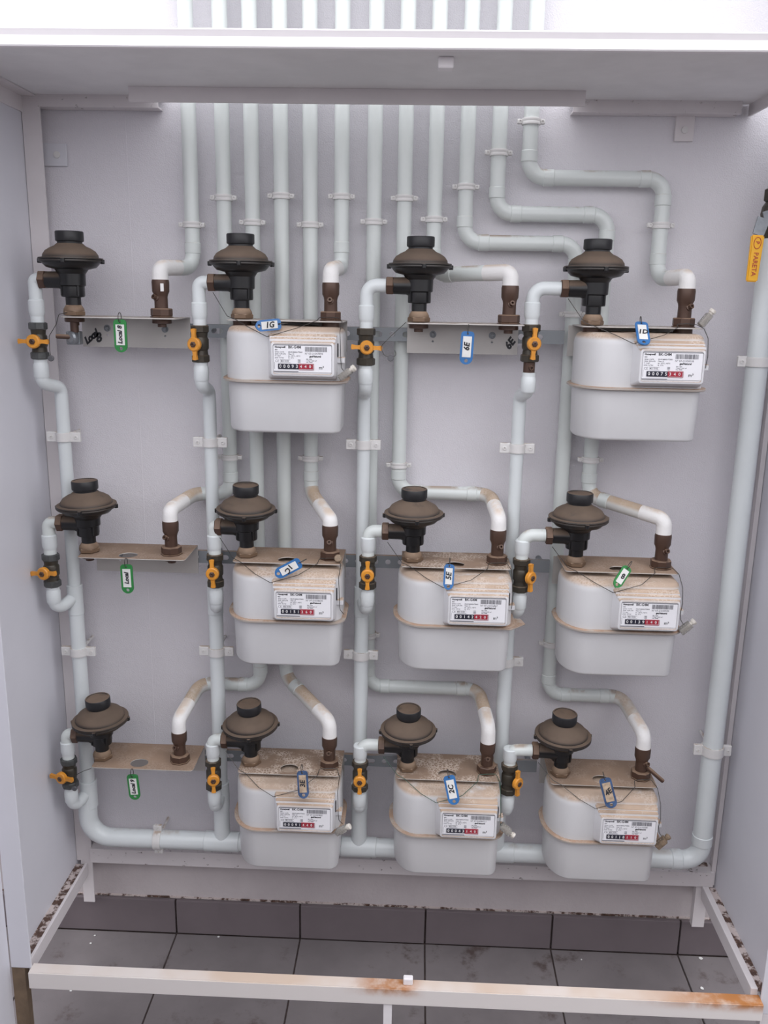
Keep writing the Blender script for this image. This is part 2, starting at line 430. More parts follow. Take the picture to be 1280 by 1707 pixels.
bm = bx(.664, .705, YF - .006, YF - .002, ZB - .035, ZT - .0015, bev=.0008); box(bm, .701, .705, YF - .002, YF + .03, ZB - .035, ZT - .0015)
cpart('front_post', bm, 'sheet_white')
# bottom frame
bm = bx(-.703, .672, -.034, -.031, .193, .228); box(bm, -.703, .672, -.031, -.001, .225, .228)
cpart('rear_rail', bm, 'frame_speckled')
cpart('rail_grime', bx(-.700, .665, -.012, -.0005, .2282, .2305), 'frame_rusted')
bm = bx(-.706, .664, -.356, -.353, .148, .182, bev=.0008); box(bm, -.706, .664, -.353, -.330, .179, .182)
cpart('front_rail', bm, 'front_rail_paint')
bm = bx(-.034, -.018, -.352, -.346, .0, .179, bev=.0008)
cpart('centre_leg', bm, 'lip_white')
cpart('side_rail_bed', bx(XL, XL + .020, YF + .006, -.034, ZB, ZB + .003), 'frame_rusted')
bm = bx(XL + .020, XL + .026, YF + .006, -.034, ZB - .025, ZB + .006, bev=.0008); cpart('side_rail', bm, 'frame_paint')
cpart('side_rail_bed', bx(XR - .016, XR, YF + .006, -.034, ZB + .004, ZB + .007), 'frame_rusted')
bm = bx(XR - .028, XR - .015, YF + .006, -.034, ZB - .022, ZB + .010, bev=.0008); cpart('side_rail', bm, 'frame_paint')
# little fixing tabs and the door catches
p = at(92, 258, -.005)
bm = bx(p.x - .022, p.x + .022, -.006, -.001, p.z - .020, p.z + .020, bev=.001); cpart('fixing_tab', bm, 'sheet_white')
cpart('tab_screw', lt([(.006, 0), (.006, .003), (0, .004)], 16, align((p.x + .004, -.006, p.z), (0, -1, 0))), 'clamp_paint', smooth=True)
p = at(1141, 215, -.006)
bm = bx(p.x - .017, p.x + .017, -.007, -.001, p.z - .021, ZT - .02, bev=.001); cpart('fixing_tab', bm, 'frame_paint')
cpart('tab_screw', lt([(.006, 0), (.006, .003), (0, .004)], 16, align((p.x, -.007, p.z - .002), (0, -1, 0))), 'clamp_paint', smooth=True)
cpart('door_catch', bx(.018, .041, -.318, -.296, ZT - .016, ZT, bev=.002), 'lip_white')
cpart('door_catch', bx(.002, .020, -.345, -.333, .182, .196, bev=.002), 'lip_white')
# front leg left, in bare brown board, and the opened left door
cpart('front_leg', bx(-.744, -.719, YF - .006, YF + .012, 0, ZB - .006), 'board_brown')
cpart('front_leg', bx(.668, .693, YF - .006, YF + .012, 0, ZB - .036), 'frame_paint')
dr = thing('cabinet_door', 'white sheet-metal cabinet door swung open at the left edge of the picture', 'door', (-.7465, -.343, .03))
dr.rotation_euler = (0, 0, R(-1))
obj('door_panel', bx(-.003, 0, -.62, 0, 0, 1.74), 'sheet_white', dr)
obj('door_edge', bx(-.022, -.003, -.62, 0, 0, .02), 'frame_paint', dr); obj('door_edge', bx(-.022, -.003, -.62, 0, 1.72, 1.74), 'frame_paint', dr)

# ------------------------------------------------------------------ galvanised slotted rails behind the brackets
RAILY = -.056
for r in range(3):
    zc = (1.3655, .9205, .482)[r]
    x0, x1 = -.52, .270
    t = thing('slotted_rail', 'grey galvanised slotted rail carrying the %s row of meter brackets' % ROWN[r], 'rail', (0, RAILY, zc), 'slotted rails on the wall')
    holes = []; x = x0 + .02; k = 0
    while x < x1 - .02:
        if k % 2: holes.append(circ(x, 0, .0055, 10)); x += .030
        else: holes.append(rrect(x - .011, x + .011, -.005, .005, .0049, 3)); x += .030
        k += 1
    obj('strip', flat([(x0, -.0125), (x1, -.0125), (x1, .0125), (x0, .0125)], holes, .002, FRONT), 'rail_galvanised', t)
    obj('top_flange', bx(x0, x1, 0, .007, .0105, .0125), 'rail_galvanised', t)
    for sx_ in (-.40, .0, .255):
        obj('spacer', lt([(.006, 0), (.006, .053)], 12, align((sx_, .055, 0), (0, -1, 0))), 'galvanised', t)

# ------------------------------------------------------------------ pipes
clampN = [0]
def clamp(p, d, r, label, lug=.016, h=.012, plate=False):
    """pipe clamp: band round the pipe, two lugs with screws, stud to the wall"""
    t = thing('pipe_clamp', label, 'clamp', tuple(p), 'white painted pipe clamps')
    d = Vector(d).normalized()
    mt_ = align((0, 0, 0), d)
    obj('band', lathe(bmesh.new(), [(r + .0003, -h / 2), (r + .0028, -h / 2), (r + .0034, -h * .3), (r + .0022, 0), (r + .0034, h * .3), (r + .0028, h / 2), (r + .0003, h / 2)], 24, mt_), 'clamp_paint', t, smooth=True)
    side = d.cross(Vector((0, -1, 0))).normalized()
    for s in (-1, 1):
        b_ = bmesh.new()
        mm = Matrix.Translation(side * s * (r + lug / 2)) @ Matrix((( side.x, 0, d.x, 0), (side.y, 1, d.y, 0), (side.z, 0, d.z, 0), (0, 0, 0, 1)))
        hh = h * .5 * (1.15 if plate else .75)
        box(b_, -lug / 2 - .001, lug / 2, -.004, .004, -hh, hh, bev=.0015)
        bmesh.ops.transform(b_, matrix=mm, verts=b_.verts)
        lg = obj('lug', b_, 'clamp_paint', t)
        sc = side * s * (r + lug * .58)
        obj('screw', lt([(.0040, 0), (.0040, .0020), (.0020, .0024), (.0017, -.0005), (0, -.0005)], 12, align(sc + Vector((0, -.0035, 0)), (0, -1, 0))), 'clamp_paint', lg, smooth=True)
    L = -p[1] - r - .001
    obj('stud', lt([(.0035, 0), (.0035, L)], 10, align((0, r, 0), (0, 1, 0))), 'clamp_paint', t)
    return t

W = -.030; PR = .0138
def port(r, c): return Vector((COLX[c] + .080, PY, ROWZ[r] + .064))
outs = {  # (row, col): top pixel, wall waypoints, port elbow pixel, label
 (0, 0): ((316, 250), [(322, 447)], 446, 'leftmost pipe from the roof slot, turning left to the top row'),
 (1, 0): ((371, 250), [(387, 823), (326, 823)], 850, 'second pipe from left in the slot, to the middle row leftmost bracket'),
 (2, 0): ((419, 250), [(436, 1138), (335, 1143)], 1200, 'third pipe from left in the slot, to the bottom row leftmost bracket'),
 (2, 1): ((468, 250), [(480, 1128)], 1203, 'fourth pipe from left in the slot, to the bottom row second meter'),
 (1, 1): ((517, 250), [(523, 822)], 866, 'fifth pipe from left in the slot, to the middle row second meter'),
 (0, 1): ((570, 250), [(575, 446)], 450, 'sixth pipe from left, short, to the top row second meter'),
 (2, 2): ((625, 250), [(622, 1142), (797, 1150)], 1212, 'seventh pipe from left in the slot, to the bottom row third meter'),
 (1, 2): ((676, 250), [(669, 818), (816, 826)], 864, 'eighth pipe from left in the slot, to the middle row third meter'),
 (0, 2): ((727, 250), [(726, 458)], 454, 'ninth pipe from left in the slot, to the top row meterless bracket'),
 (2, 3): ((779, 250), [(779, 402), (962, 409), (910, 1155), (1035, 1163)], 1225, 'tenth from left, stepping right and down to the bottom rightmost meter'),
 (1, 3): ((832, 240), [(832, 356), (1014, 359), (980, 826)], 866, 'eleventh pipe from left, stepping right to the middle row rightmost meter'),
 (0, 3): ((885, 210), [(885, 296), (1108, 299), (1100, 466)], 461, 'rightmost pipe in the slot, stepping right to the top row rightmost meter'),
}
for (r, c), (top, wps, ey, lab) in outs.items():
    e0 = port(r, c); X = at(*top, W).x
    pts = [Vector((X, W, 3.1))]
    for k, wp in enumerate(wps):
        q = at(wp[0], wp[1], W)
        if k % 2 == 0: q.x = pts[-1].x if k == 0 else q.x
        if k == 2: q.x = pts[-1].x
        if k in (1, 3): pts[-1].z = (pts[-1].z + q.z) / 2; q.z = pts[-1].z
        pts.append(q)
    # port elbow: find height from its pixel row
    px = 0; z = at(640, ey, PY)
    ez = None; lo, hi = 0.0, 3.0
    # height of image row ey over the port's x
    for _ in range(40):
        mz = (lo + hi) / 2; v = Vector((e0.x, PY, mz)) - CAMPOS
        cc = (v.dot(cx_), -v.dot(cy_), -v.dot(cz_)); yy = CH / 2 + FPX * cc[1] / cc[2]
        if yy > ey: lo = mz
        else: hi = mz
    elb = Vector((e0.x, PY, (lo + hi) / 2))
    root = thing('outlet_pipe', 'mint-white pipe, ' + lab, 'pipe', tuple(pts[1]), 'painted outlet pipes')
    o0 = pts[1]
    full = [p - o0 for p in pts] + [elb - o0, e0 + Vector((0, 0, -.0)) - o0]
    rad = [.030] * len(full); rad[-2] = .022
    if (r, c) == (0, 1): rad[1] = .018; rad[2] = .016
    path = fillet(full, rad)
    # part at which the pipe leaves the wall is the dusty forward run
    cut = max(i for i, p in enumerate(path) if abs(p.y) < .004)
    acc = 0; cut2 = len(path) - 1
    while acc + (path[cut2] - path[cut2 - 1]).length < .072: acc += (path[cut2] - path[cut2 - 1]).length; cut2 -= 1
    path.insert(cut2, path[cut2].lerp(path[cut2 - 1], (.072 - acc) / (path[cut2] - path[cut2 - 1]).length))
    obj('wall_run', tube(bmesh.new(), path[:cut + 1], PR, 20), 'pipe_paint', root, smooth=True, autosmooth=60)
    obj('forward_run', tube(bmesh.new(), path[cut:cut2 + 1], PR * 1.01, 20), 'pipe_paint_dusty' if r > 0 else 'pipe_paint', root, smooth=True, autosmooth=60)
    tl = path[cut2:]; rr = [PR * 1.03] * len(tl); rr[-1] = PR * 1.06
    obj('primed_end', tube(bmesh.new(), tl, rr, 20), 'primer_white', root, smooth=True, autosmooth=60)
    # soldered sockets next to each elbow on the wall
    for k in range(1, len(full) - 2):
        for nb in (k - 1, k + 1):
            dv = full[nb] - full[k]
            if dv.length > .12:
                q = full[k] + dv.normalized() * .036
                obj('socket', ring_on(bmesh.new(), q, dv, PR + .0012, .020), 'pipe_paint', root, smooth=True)
LR = 'on the outlet pipe '
for px, py, d, n in [(319, 375, 'V', 'leftmost slot pipe, low one of the upper zigzag'), (374, 330, 'V', 'second slot pipe'), (419, 371, 'V', 'third slot pipe'),
    (469, 327, 'V', 'fourth slot pipe'), (519, 375, 'V', 'fifth slot pipe'), (572, 328, 'V', 'sixth slot pipe'), (625, 370, 'V', 'seventh slot pipe, upper one'),
    (677, 331, 'V', 'eighth slot pipe, upper one'), (727, 366, 'V', 'ninth slot pipe'), (780, 312, 'V', 'tenth slot pipe, uppermost'), (832, 255, 'V', 'eleventh slot pipe, uppermost'),
    (885, 203, 'V', 'rightmost slot pipe just under the slot'), (1103, 376, 'V', 'rightmost outlet pipe beside the top right meter'),
    (388, 762, 'V', 'second slot pipe, beside the middle row second regulator'), (524, 764, 'V', 'fifth slot pipe below the top row second meter'),
    (668, 775, 'V', 'eighth slot pipe above the middle row third regulator'), (983, 766, 'V', 'pipe below the top row rightmost meter'),
    (953, 524, 'V', 'pipe behind the top row rightmost regulator'), (908, 1072, 'V', 'pipe left of the middle row rightmost meter'), (625, 1058, 'V', 'seventh slot pipe, low, beside the third riser')]:
    q = at(px, py, W)
    # snap to the nearest outlet pipe axis
    best = min((abs(at(*t[0], W).x - q.x), at(*t[0], W).x) for t in outs.values())
    for xx in (at(962, 409, W).x, at(1014, 359, W).x, at(1108, 299, W).x):
        if abs(xx - q.x) < best[0]: best = (abs(xx - q.x), xx)
    q.x = best[1]
    clamp(q, (0, 0, 1), PR, 'white painted clamp on the ' + n, lug=.0105, h=.011)

# supply side: manifold along the bottom, riser for each column, right-hand main
SY = -.080
manz = at(640, 1413, SY).z
xr = at(1262, 603, SY).x; xl = at(128, 1085, SY).x
man = thing('manifold_pipe', 'thick pale main pipe down the right side and along the bottom', 'pipe', (0, SY, manz))
MR = .0195
obj('main_run', pipe_bm([(xr, 0, 1.545 - manz), (xr, 0, 0), (xl, 0, 0), (xl, 0, .10)], MR, [0, .036, .05, 0], 24), 'pipe_paint_clean', man, smooth=True, autosmooth=60)
for x in (xr,): obj('socket', ring_on(bmesh.new(), Vector((x, 0, .05)), (0, 0, 1), MR + .0015, .022), 'pipe_paint_clean', man, smooth=True)
obj('socket', ring_on(bmesh.new(), Vector((xr - .05, 0, 0)), (1, 0, 0), MR + .0015, .022), 'pipe_paint_clean', man, smooth=True)
RX = [at(107, 728, SY).x, at(351, 736, SY).x, at(606, 740, SY).x, at(862, 747, SY).x]
for c in (1, 2, 3):
    obj('tee', ring_on(bmesh.new(), Vector((RX[c], 0, 0)), (1, 0, 0), MR + .0016, .075), 'pipe_paint_clean', man, smooth=True)
VZ = (-.046, -.036, -.038)
VX = {}
vpix = {(0, 0): (65, 568), (0, 1): (334, 573), (0, 2): (610, 578), (0, 3): (884, 572), (1, 0): (86, 950), (1, 1): (359, 950), (1, 2): (613, 953), (1, 3): (868, 958),
        (2, 0): (116, 1287), (2, 1): (356, 1290), (2, 2): (600, 1292), (2, 3): (848, 1297)}
VP = {k: at(*v, PY) for k, v in vpix.items()}
VH = .033     # half height of valve
for c in range(4):
    rt = thing('riser_pipe', 'pale riser pipe feeding the valves of the %s' % ('leftmost column', 'second column from left', 'third column from left', 'rightmost column')[c], 'pipe', (RX[c], SY, manz), 'supply risers')
    X = RX[c]
    def P(v): return Vector(v) - Vector((X, SY, manz))
    t2, t1, t0 = [VP[(r, c)].z - VH - .042 for r in (2, 1, 0)]
    lows = [(manz + (.10 if c == 0 else .012), t2, .0168), (t2, t1, .0145), (t1, t0 - .040, .0125)]
    for a_, b_, rr in lows:
        obj('riser', tube(bmesh.new(), [P((X, SY, a_)), P((X, SY, b_ + .012))], rr, 20), 'pipe_paint_clean', rt, smooth=True, autosmooth=60)
    for zz, rr in ((t2, .0178), (t1, .0155)):
        obj('tee', ring_on(bmesh.new(), P((X, SY, zz)), (0, 0, 1), rr, .062), 'pipe_paint_clean', rt, smooth=True)
    for r in range(3):
        v = VP[(r, c)]; tz = (t0, t1, t2)[r]
        dz = .020 if (r, c) == (0, 3) else 0
        vb = Vector((v.x, PY, v.z - VH - dz + .001)); tz2 = tz - dz * .5
        if r == 0:
            pts = [P(vb), P((v.x, PY, tz2 - .002)), P((X, SY, tz2 - .014)), P((X, SY, tz2 - .06))]
            obj('branch', pipe_bm(pts, .0122, [0, .018, .016, 0]), 'pipe_paint_clean', rt, smooth=True, autosmooth=60)
        else:
            pts = [P(vb), P((v.x, PY, tz2 - .012)), P((X, SY, tz2 + .006))]
            obj('branch', pipe_bm(pts, .0122, [0, .020, 0]), 'pipe_paint_clean', rt, smooth=True, autosmooth=60)
        obj('socket', lt([(.0118, -.016), (.0136, -.013), (.0138, .008), (.0118, .014)], 24, T(*P(Vector((v.x, PY, vb.z - .020))))), 'pipe_paint_clean', rt, smooth=True)
for c, pts in enumerate([[(107, 728), (131, 1085)], [(351, 737), (367, 1085)], [(606, 741), (603, 1091)], [(862, 747), (845, 1102)]]):
    for k, (px, py) in enumerate(pts):
        q = at(px, py, SY); q.x = RX[c]
        clamp(q, (0, 0, 1), (.0125, .0145)[k], 'white clamp with flat lugs, %s on the %s riser' % (('upper', 'lower')[k], COLN[c]), lug=.020, h=.017, plate=True)
q = at(1262, 603, SY); clamp(q, (0, 0, 1), MR, 'white clamp on the right main pipe beside the top right meter', lug=.016, h=.017, plate=True)
q = at(1192, 1250, SY); q.x = xr; clamp(q, (0, 0, 1), MR, 'white clamp on the right main pipe near the bottom', lug=.018, h=.020, plate=True)
q = at(264, 1398, SY); q.z = manz; clamp(q, (1, 0, 0), MR, 'upright white clamp on the bottom manifold below the green tag', lug=.014, h=.016, plate=True)

# right-hand lever valve
lv = thing('lever_valve', 'dark main ball valve with a yellow lever at the right edge', 'valve', (xr + .003, SY, 1.545))
obj('body', lathe(lathe(lathe(bmesh.new(), [(.021, 0), (.024, .002), (.024, .020), (.021, .022)], 6), [(.018, .02), (.024, .03), (.026, .042), (.024, .054), (.018, .064)], 24), [(.021, .062), (.024, .064), (.024, .082), (.021, .084)], 6), 'valve_brass', lv)
obj('stem', lt([(.009, 0), (.009, .028), (.006, .030), (.006, .038)], 12, align((0, -.015, .042), (0, -1, 0))), 'valve_brass', lv, smooth=True)
pv = at(1273, 364, SY - .05); pb = at(1263, 392, SY - .055); pe = at(1252, 470, SY - .055); o0 = lv.location
def strip(bm, a, b_, wa, wb_, t):
    a, b_ = Vector(a), Vector(b_); d = (b_ - a).normalized(); s = d.cross(Vector((0, 1, 0))).normalized(); n = d.cross(s).normalized()
    vs = []
    for p_, w_ in ((a, wa), (b_, wb_)):
        for q1, q2 in ((-1, -1), (1, -1), (1, 1), (-1, 1)): vs.append(bm.verts.new(p_ + s * q1 * w_ / 2 + n * q2 * t / 2))
    for f in ((0, 1, 2, 3), (7, 6, 5, 4), (0, 4, 5, 1), (1, 5, 6, 2), (2, 6, 7, 3), (3, 7, 4, 0)): bm.faces.new([vs[i] for i in f])
    return bm
st = strip(bmesh.new(), (.0, -.049, .042), pv - o0, .022, .022, .003); strip(st, pv - o0, pb - o0, .022, .019, .003)
lever = obj('lever', st, 'galvanised', lv)
st = strip(bmesh.new(), pb - o0, pe - o0, .022, .019, .0075); bmesh.ops.bevel(st, geom=list(st.edges), offset=.002, segments=2, affect='EDGES')
obj('lever_sleeve', st, 'handle_yellow', lever)
obj('lever_nut', lt([(.009, 0), (.009, .006), (.004, .007), (.004, .011)], 6, align((.0, -.0485, .042), (0, -1, 0))), 'bronze', lever)
dv = (pe - pb).normalized(); mid = pb.lerp(pe, .62) - o0; nrm = dv.cross(dv.cross(Vector((0, 1, 0)))).normalized()
if nrm.y > 0: nrm = -nrm
yax = nrm.cross(dv)
mm = Matrix(((dv.x, yax.x, nrm.x, 0), (dv.y, yax.y, nrm.y, 0), (dv.z, yax.z, nrm.z, 0), (0, 0, 0, 1))); mm.translation = mid + nrm * .0042
bm = add_text(bmesh.new(), 'PARETA', .0112, mm, align_x='CENTER', bold=.00012, spacing=1.0)
mm2 = mm.copy(); mm2.translation = pb.lerp(pe, .17) - o0 + nrm * .0042
bm2 = bmesh.new(); tube(bm2, [Vector((.0095 * math.cos(a_), .0060 * math.sin(a_), 0)) for a_ in [i * 2 * PI / 20 for i in range(21)]], .0006, 6)
add_text(bm2, 'P', .009, T(-.003, 0, 0), bold=.0003)
bmesh.ops.transform(bm2, matrix=mm2, verts=bm2.verts); me = bpy.data.meshes.new('t'); bm2.to_mesh(me); bm2.free(); bm.from_mesh(me)
obj('lever_print', bm, 'print_red', lever)
up = thing('upper_main_pipe', 'pale main pipe rising above the yellow-lever valve', 'pipe', (xr + .003, SY, 1.62))
obj('pipe', tube(bmesh.new(), [(0, 0, 0), (0, 0, .8)], MR, 24), 'pipe_paint_clean', up, smooth=True, autosmooth=60)

# ------------------------------------------------------------------ valves on the risers
def winged(bm, ang, tilt_r, L=.027):
    """butterfly handle in XZ plane facing -Y"""
    n0 = len(bm.verts)
    lathe(bm, [(.0098, 0), (.0125, .001), (.0125, .007), (.0105, .009)], 20, align((0, 0, 0), (0, -1, 0)))
    for s in (-1, 1):
        flat([(s * .009, -.0042), (s * .018, -.0032), (s * L, -.0045), (s * (L + .001), 0), (s * L, .0045), (s * .018, .0032), (s * .009, .0042)], [], .006, T(0, -.001, 0) @ FRONT, bm)
    bm.verts.ensure_lookup_table()
    bmesh.ops.transform(bm, matrix=Matrix.Rotation(tilt_r, 4, 'Z') @ T(0, -.0205, 0) @ Matrix.Rotation(ang, 4, 'Y'), verts=bm.verts[n0:])
    return bm
vstyle = {  # handle angle, turn about the pipe, note
 (0, 0): (0, 0, 'amber handle crosswise'), (0, 1): (88, -12, 'amber handle along the pipe'), (0, 2): (2, 6, 'amber handle crosswise'), (0, 3): (92, 8, 'amber handle along the pipe, drain nipple below'),
 (1, 0): (-6, -14, 'worn amber handle crosswise'), (1, 1): (88, 0, 'amber handle along the pipe'), (1, 2): (90, 2, 'amber handle along the pipe'), (1, 3): (88, 42, 'amber handle turned to the right'),
 (2, 0): (-2, -18, 'rusty amber handle crosswise'), (2, 1): (90, 12, 'amber handle along the pipe'), (2, 2): (90, 2, 'amber handle along the pipe'), (2, 3): (88, 40, 'amber handle turned to the right')}
for (r, c), (ha, tr, note) in vstyle.items():
    v = VP[(r, c)]
    t = thing('shutoff_valve', 'brass shutoff valve, %s, %s' % (note, where(r, c)), 'valve', tuple(v), 'shutoff valves on the risers')
    grey = c == 0
    mt_ = 'valve_grey' if grey else 'valve_brass'
    obj('body', lt([(.012, -VH + .010), (.0138, -.020), (.0128, -.012), (.0150, -.008), (.0150, .008), (.0128, .012), (.0138, .020), (.012, VH - .010)], 24), mt_ if not grey else 'valve_brass', t, smooth=True, autosmooth=30)
    for s in (-1, 1):
        zz = s * (VH - .0065)
        obj('hex_nut', lathe(bmesh.new(), [(.0150, -.0065), (.0168, -.005), (.0168, .005), (.0150, .0065)], 8, T(0, 0, zz) @ Matrix.Rotation(R(12 + 20 * c), 4, 'Z')), mt_, t)
    obj('handle', winged(bmesh.new(), R(ha), R(tr)), 'handle_amber', t, smooth=True, autosmooth=30)
    sc = Matrix.Rotation(R(tr), 4, 'Z') @ align((0, -.029, 0), (0, -1, 0))
    obj('handle_screw', lathe(bmesh.new(), [(.0055, -.001), (.0055, .0022), (.0025, .003), (.0025, .0012), (0, .0012)], 6, sc), 'bronze', t)
    if (r, c) == (0, 3):
        obj('drain_piece', lathe(lt([(.0105, 0), (.0105, .024)], 18, T(0, 0, -VH - .022)), [(.0042, 0), (.0042, .008), (.0022, .008), (.0022, .004), (0, .004)], 12, align((.002, -.010, -VH - .010), (.1, -1, 0))), 'bronze', t, smooth=True)

# inlet pipe from valve up and over to the regulator
REGX = -.080; INZ = .063
for r in range(3):
    for c in range(4):
        v = VP[(r, c)]; n_ = Vector((COLX[c] + REGX - .0615, PY, ROWZ[r] + INZ + (0, -.006, -.012)[r]))
        t = thing('inlet_pipe', 'white elbow pipe from valve to regulator, %s' % where(r, c), 'pipe', (v.x, PY, v.z + VH), 'elbow pipes into the regulators')
        o0 = Vector((v.x, PY, v.z + VH))
        pts = [Vector((0, 0, -.004)), Vector((0, 0, n_.z - o0.z)), n_ - o0 + Vector((.006, 0, 0))]
        obj('elbow', pipe_bm(pts, .0120, [0, .020, 0]), ('pipe_paint_clean', 'pipe_paint', 'pipe_paint')[r], t, smooth=True, autosmooth=60)
        h = n_.z - o0.z
        obj('socket', lt([(.0120, 0), (.0128, .003), (.0142, .007), (.0142, .028), (.0126, .030)], 24, T(0, 0, h * .14)), 'pipe_paint_clean', t, smooth=True)

# ------------------------------------------------------------------ regulators
def make_regulator(r, c):
    tilt = {(1, 0): (0, -1.5), (2, 0): (2, -3), (2, 1): (4, -2), (1, 1): (3, 1), (2, 2): (3, 0), (2, 3): (2, 1), (1, 2): (1, 0)}.get((r, c), (0, 0))
    note = {(0, 0): 'bare bracket marked in black pen below', (1, 2): 'pale chips on its dome', (2, 2): 'pale scratches on its dome', (2, 3): 'worn dark dome', (0, 1): 'deep brown dust ring', (0, 2): 'dust on its dome'}.get((r, c), 'dusty brown dome')
    t = thing('gas_regulator', 'black gas regulator, %s, %s' % (note, where(r, c)), 'regulator', (COLX[c] + REGX, PY, ROWZ[r]), 'black dome regulators')
    dz = (0, -.006, -.012)[r]
    tm_ = T(0, 0, .098 + dz) @ Matrix.Rotation(R(tilt[0]), 4, 'X') @ Matrix.Rotation(R(tilt[1]), 4, 'Y')
    def D(prof, seg=36): return lt(prof, seg, tm_)
    obj('dome', D([(.0550, .0002), (.0560, .0015), (.0555, .0035), (.0500, .0042), (.0485, .0045), (.0475, .009), (.043, .0155), (.035, .0205), (.027, .024), (.0225, .028), (0, .028)]), 'regulator_black', t, smooth=True)
    obj('cap', D([(.0215, .026), (.0215, .031), (.0240, .032), (.0245, .034), (.0245, .0475), (.0235, .049), (.021, .049), (.0205, .048), (0, .048)]), 'regulator_cap', t, smooth=True)
    obj('lower_bowl', D([(.018, -.027), (.024, -.024), (.029, -.0165), (.043, -.0130), (.0475, -.0085), (.0500, -.0050), (.0545, -.0042), (.0560, -.0025), (.0555, -.0002)]), 'regulator_black', t, smooth=True)
    for k in range(4):
        a_ = k * PI / 2 + .12
        obj('flange_lug', lathe(bmesh.new(), [(.0034, -.0062), (.0040, -.005), (.0040, .0012), (.003, .0016)], 10, tm_ @ T(.0550 * math.cos(a_), .0550 * math.sin(a_), 0)), 'regulator_black', t)
    top = .078 + dz
    obj('body', lt([(.0135, .0185), (.0135, .033), (.0200, .034), (.0205, .037), (.0203, .052), (.0235, .054), (.0240, top)], 28), 'regulator_black', t, smooth=True, autosmooth=30)
    for k in range(4):
        a_ = k * PI / 2 + PI / 4
        obj('rib', bx(.0185, .0222, -.0015, .0015, .036, .066, mtx=Matrix.Rotation(a_, 4, 'Z')), 'regulator_black', t)
    ip = INZ + dz
    obj('inlet_arm', lt([(.020, -.014), (.0175, .016), (.0150, .022), (.0145, .046)], 24, align((-.002, 0, ip), (-1, 0, 0))), 'regulator_black', t, smooth=True, autosmooth=30)
    obj('inlet_nut', lt([(.0150, 0), (.0172, .0015), (.0172, .012), (.0150, .0135)], 6, align((-.046, 0, ip), (-1, 0, 0))), 'bronze', t)
    obj('base_nut', lathe(lathe(bmesh.new(), [(.0185, .0005), (.0202, .002), (.0202, .0075), (.0185, .009)], 6, T(0, 0, .0005)), [(.0185, .009), (.0178, .013), (.0150, .0175), (.0135, .0195)], 28), 'base_nut_brass', t, smooth=True, autosmooth=30)
    return t
for r in range(3):
    for c in range(4): make_regulator(r, c)

# ------------------------------------------------------------------ outlet couplings
for r in range(3):
    for c in range(4):
        x, z = COLX[c] + .080, ROWZ[r]
        t = thing('outlet_coupling', 'brown metal coupling with small test nipple, %s' % where(r, c), 'coupling', (x, PY, z), 'brown outlet couplings')
        obj('coupling_nut', lt([(.0205, .0005), (.0205, .002), (.0182, .0025), (.0195, .004), (.0195, .015), (.0180, .0165)], 8, Matrix.Rotation(R(10 + 17 * c), 4, 'Z')), 'bronze', t)
        obj('body', lt([(.0120, .016), (.0118, .036), (.0128, .041), (.0152, .046), (.0156, .062), (.0148, .0665)], 28), 'bronze', t, smooth=True)
        an = {(0, 0): -35, (1, 0): -30, (2, 0): -20, (0, 2): 12, (1, 2): 18, (0, 3): 25, (1, 3): 22, (2, 3): 30}.get((r, c), 0)
        dirv = Vector((math.sin(R(an)), -math.cos(R(an)), .35)).normalized()
        obj('test_nipple', lt([(.0062, .006), (.0062, .012), (.0045, .013), (.0045, .019), (.0022, .019), (.0022, .014), (0, .014)], 14, align((0, 0, .031), dirv)), 'bronze', t, smooth=True)
        if (r, c) == (2, 3):
            obj('drain_rod', lt([(.0042, 0), (.0042, .040), (.003, .042)], 12, align((.008, -.008, .028), (.75, -.35, -.55))), 'bronze', t, smooth=True)
        if (r, c) == (0, 0):
            obj('white_patch', bx(-.003, .003, -.0165, -.0145, .046, .060, bev=.0008, mtx=Matrix.Rotation(R(25), 4, 'Z')), 'primer_white', t)

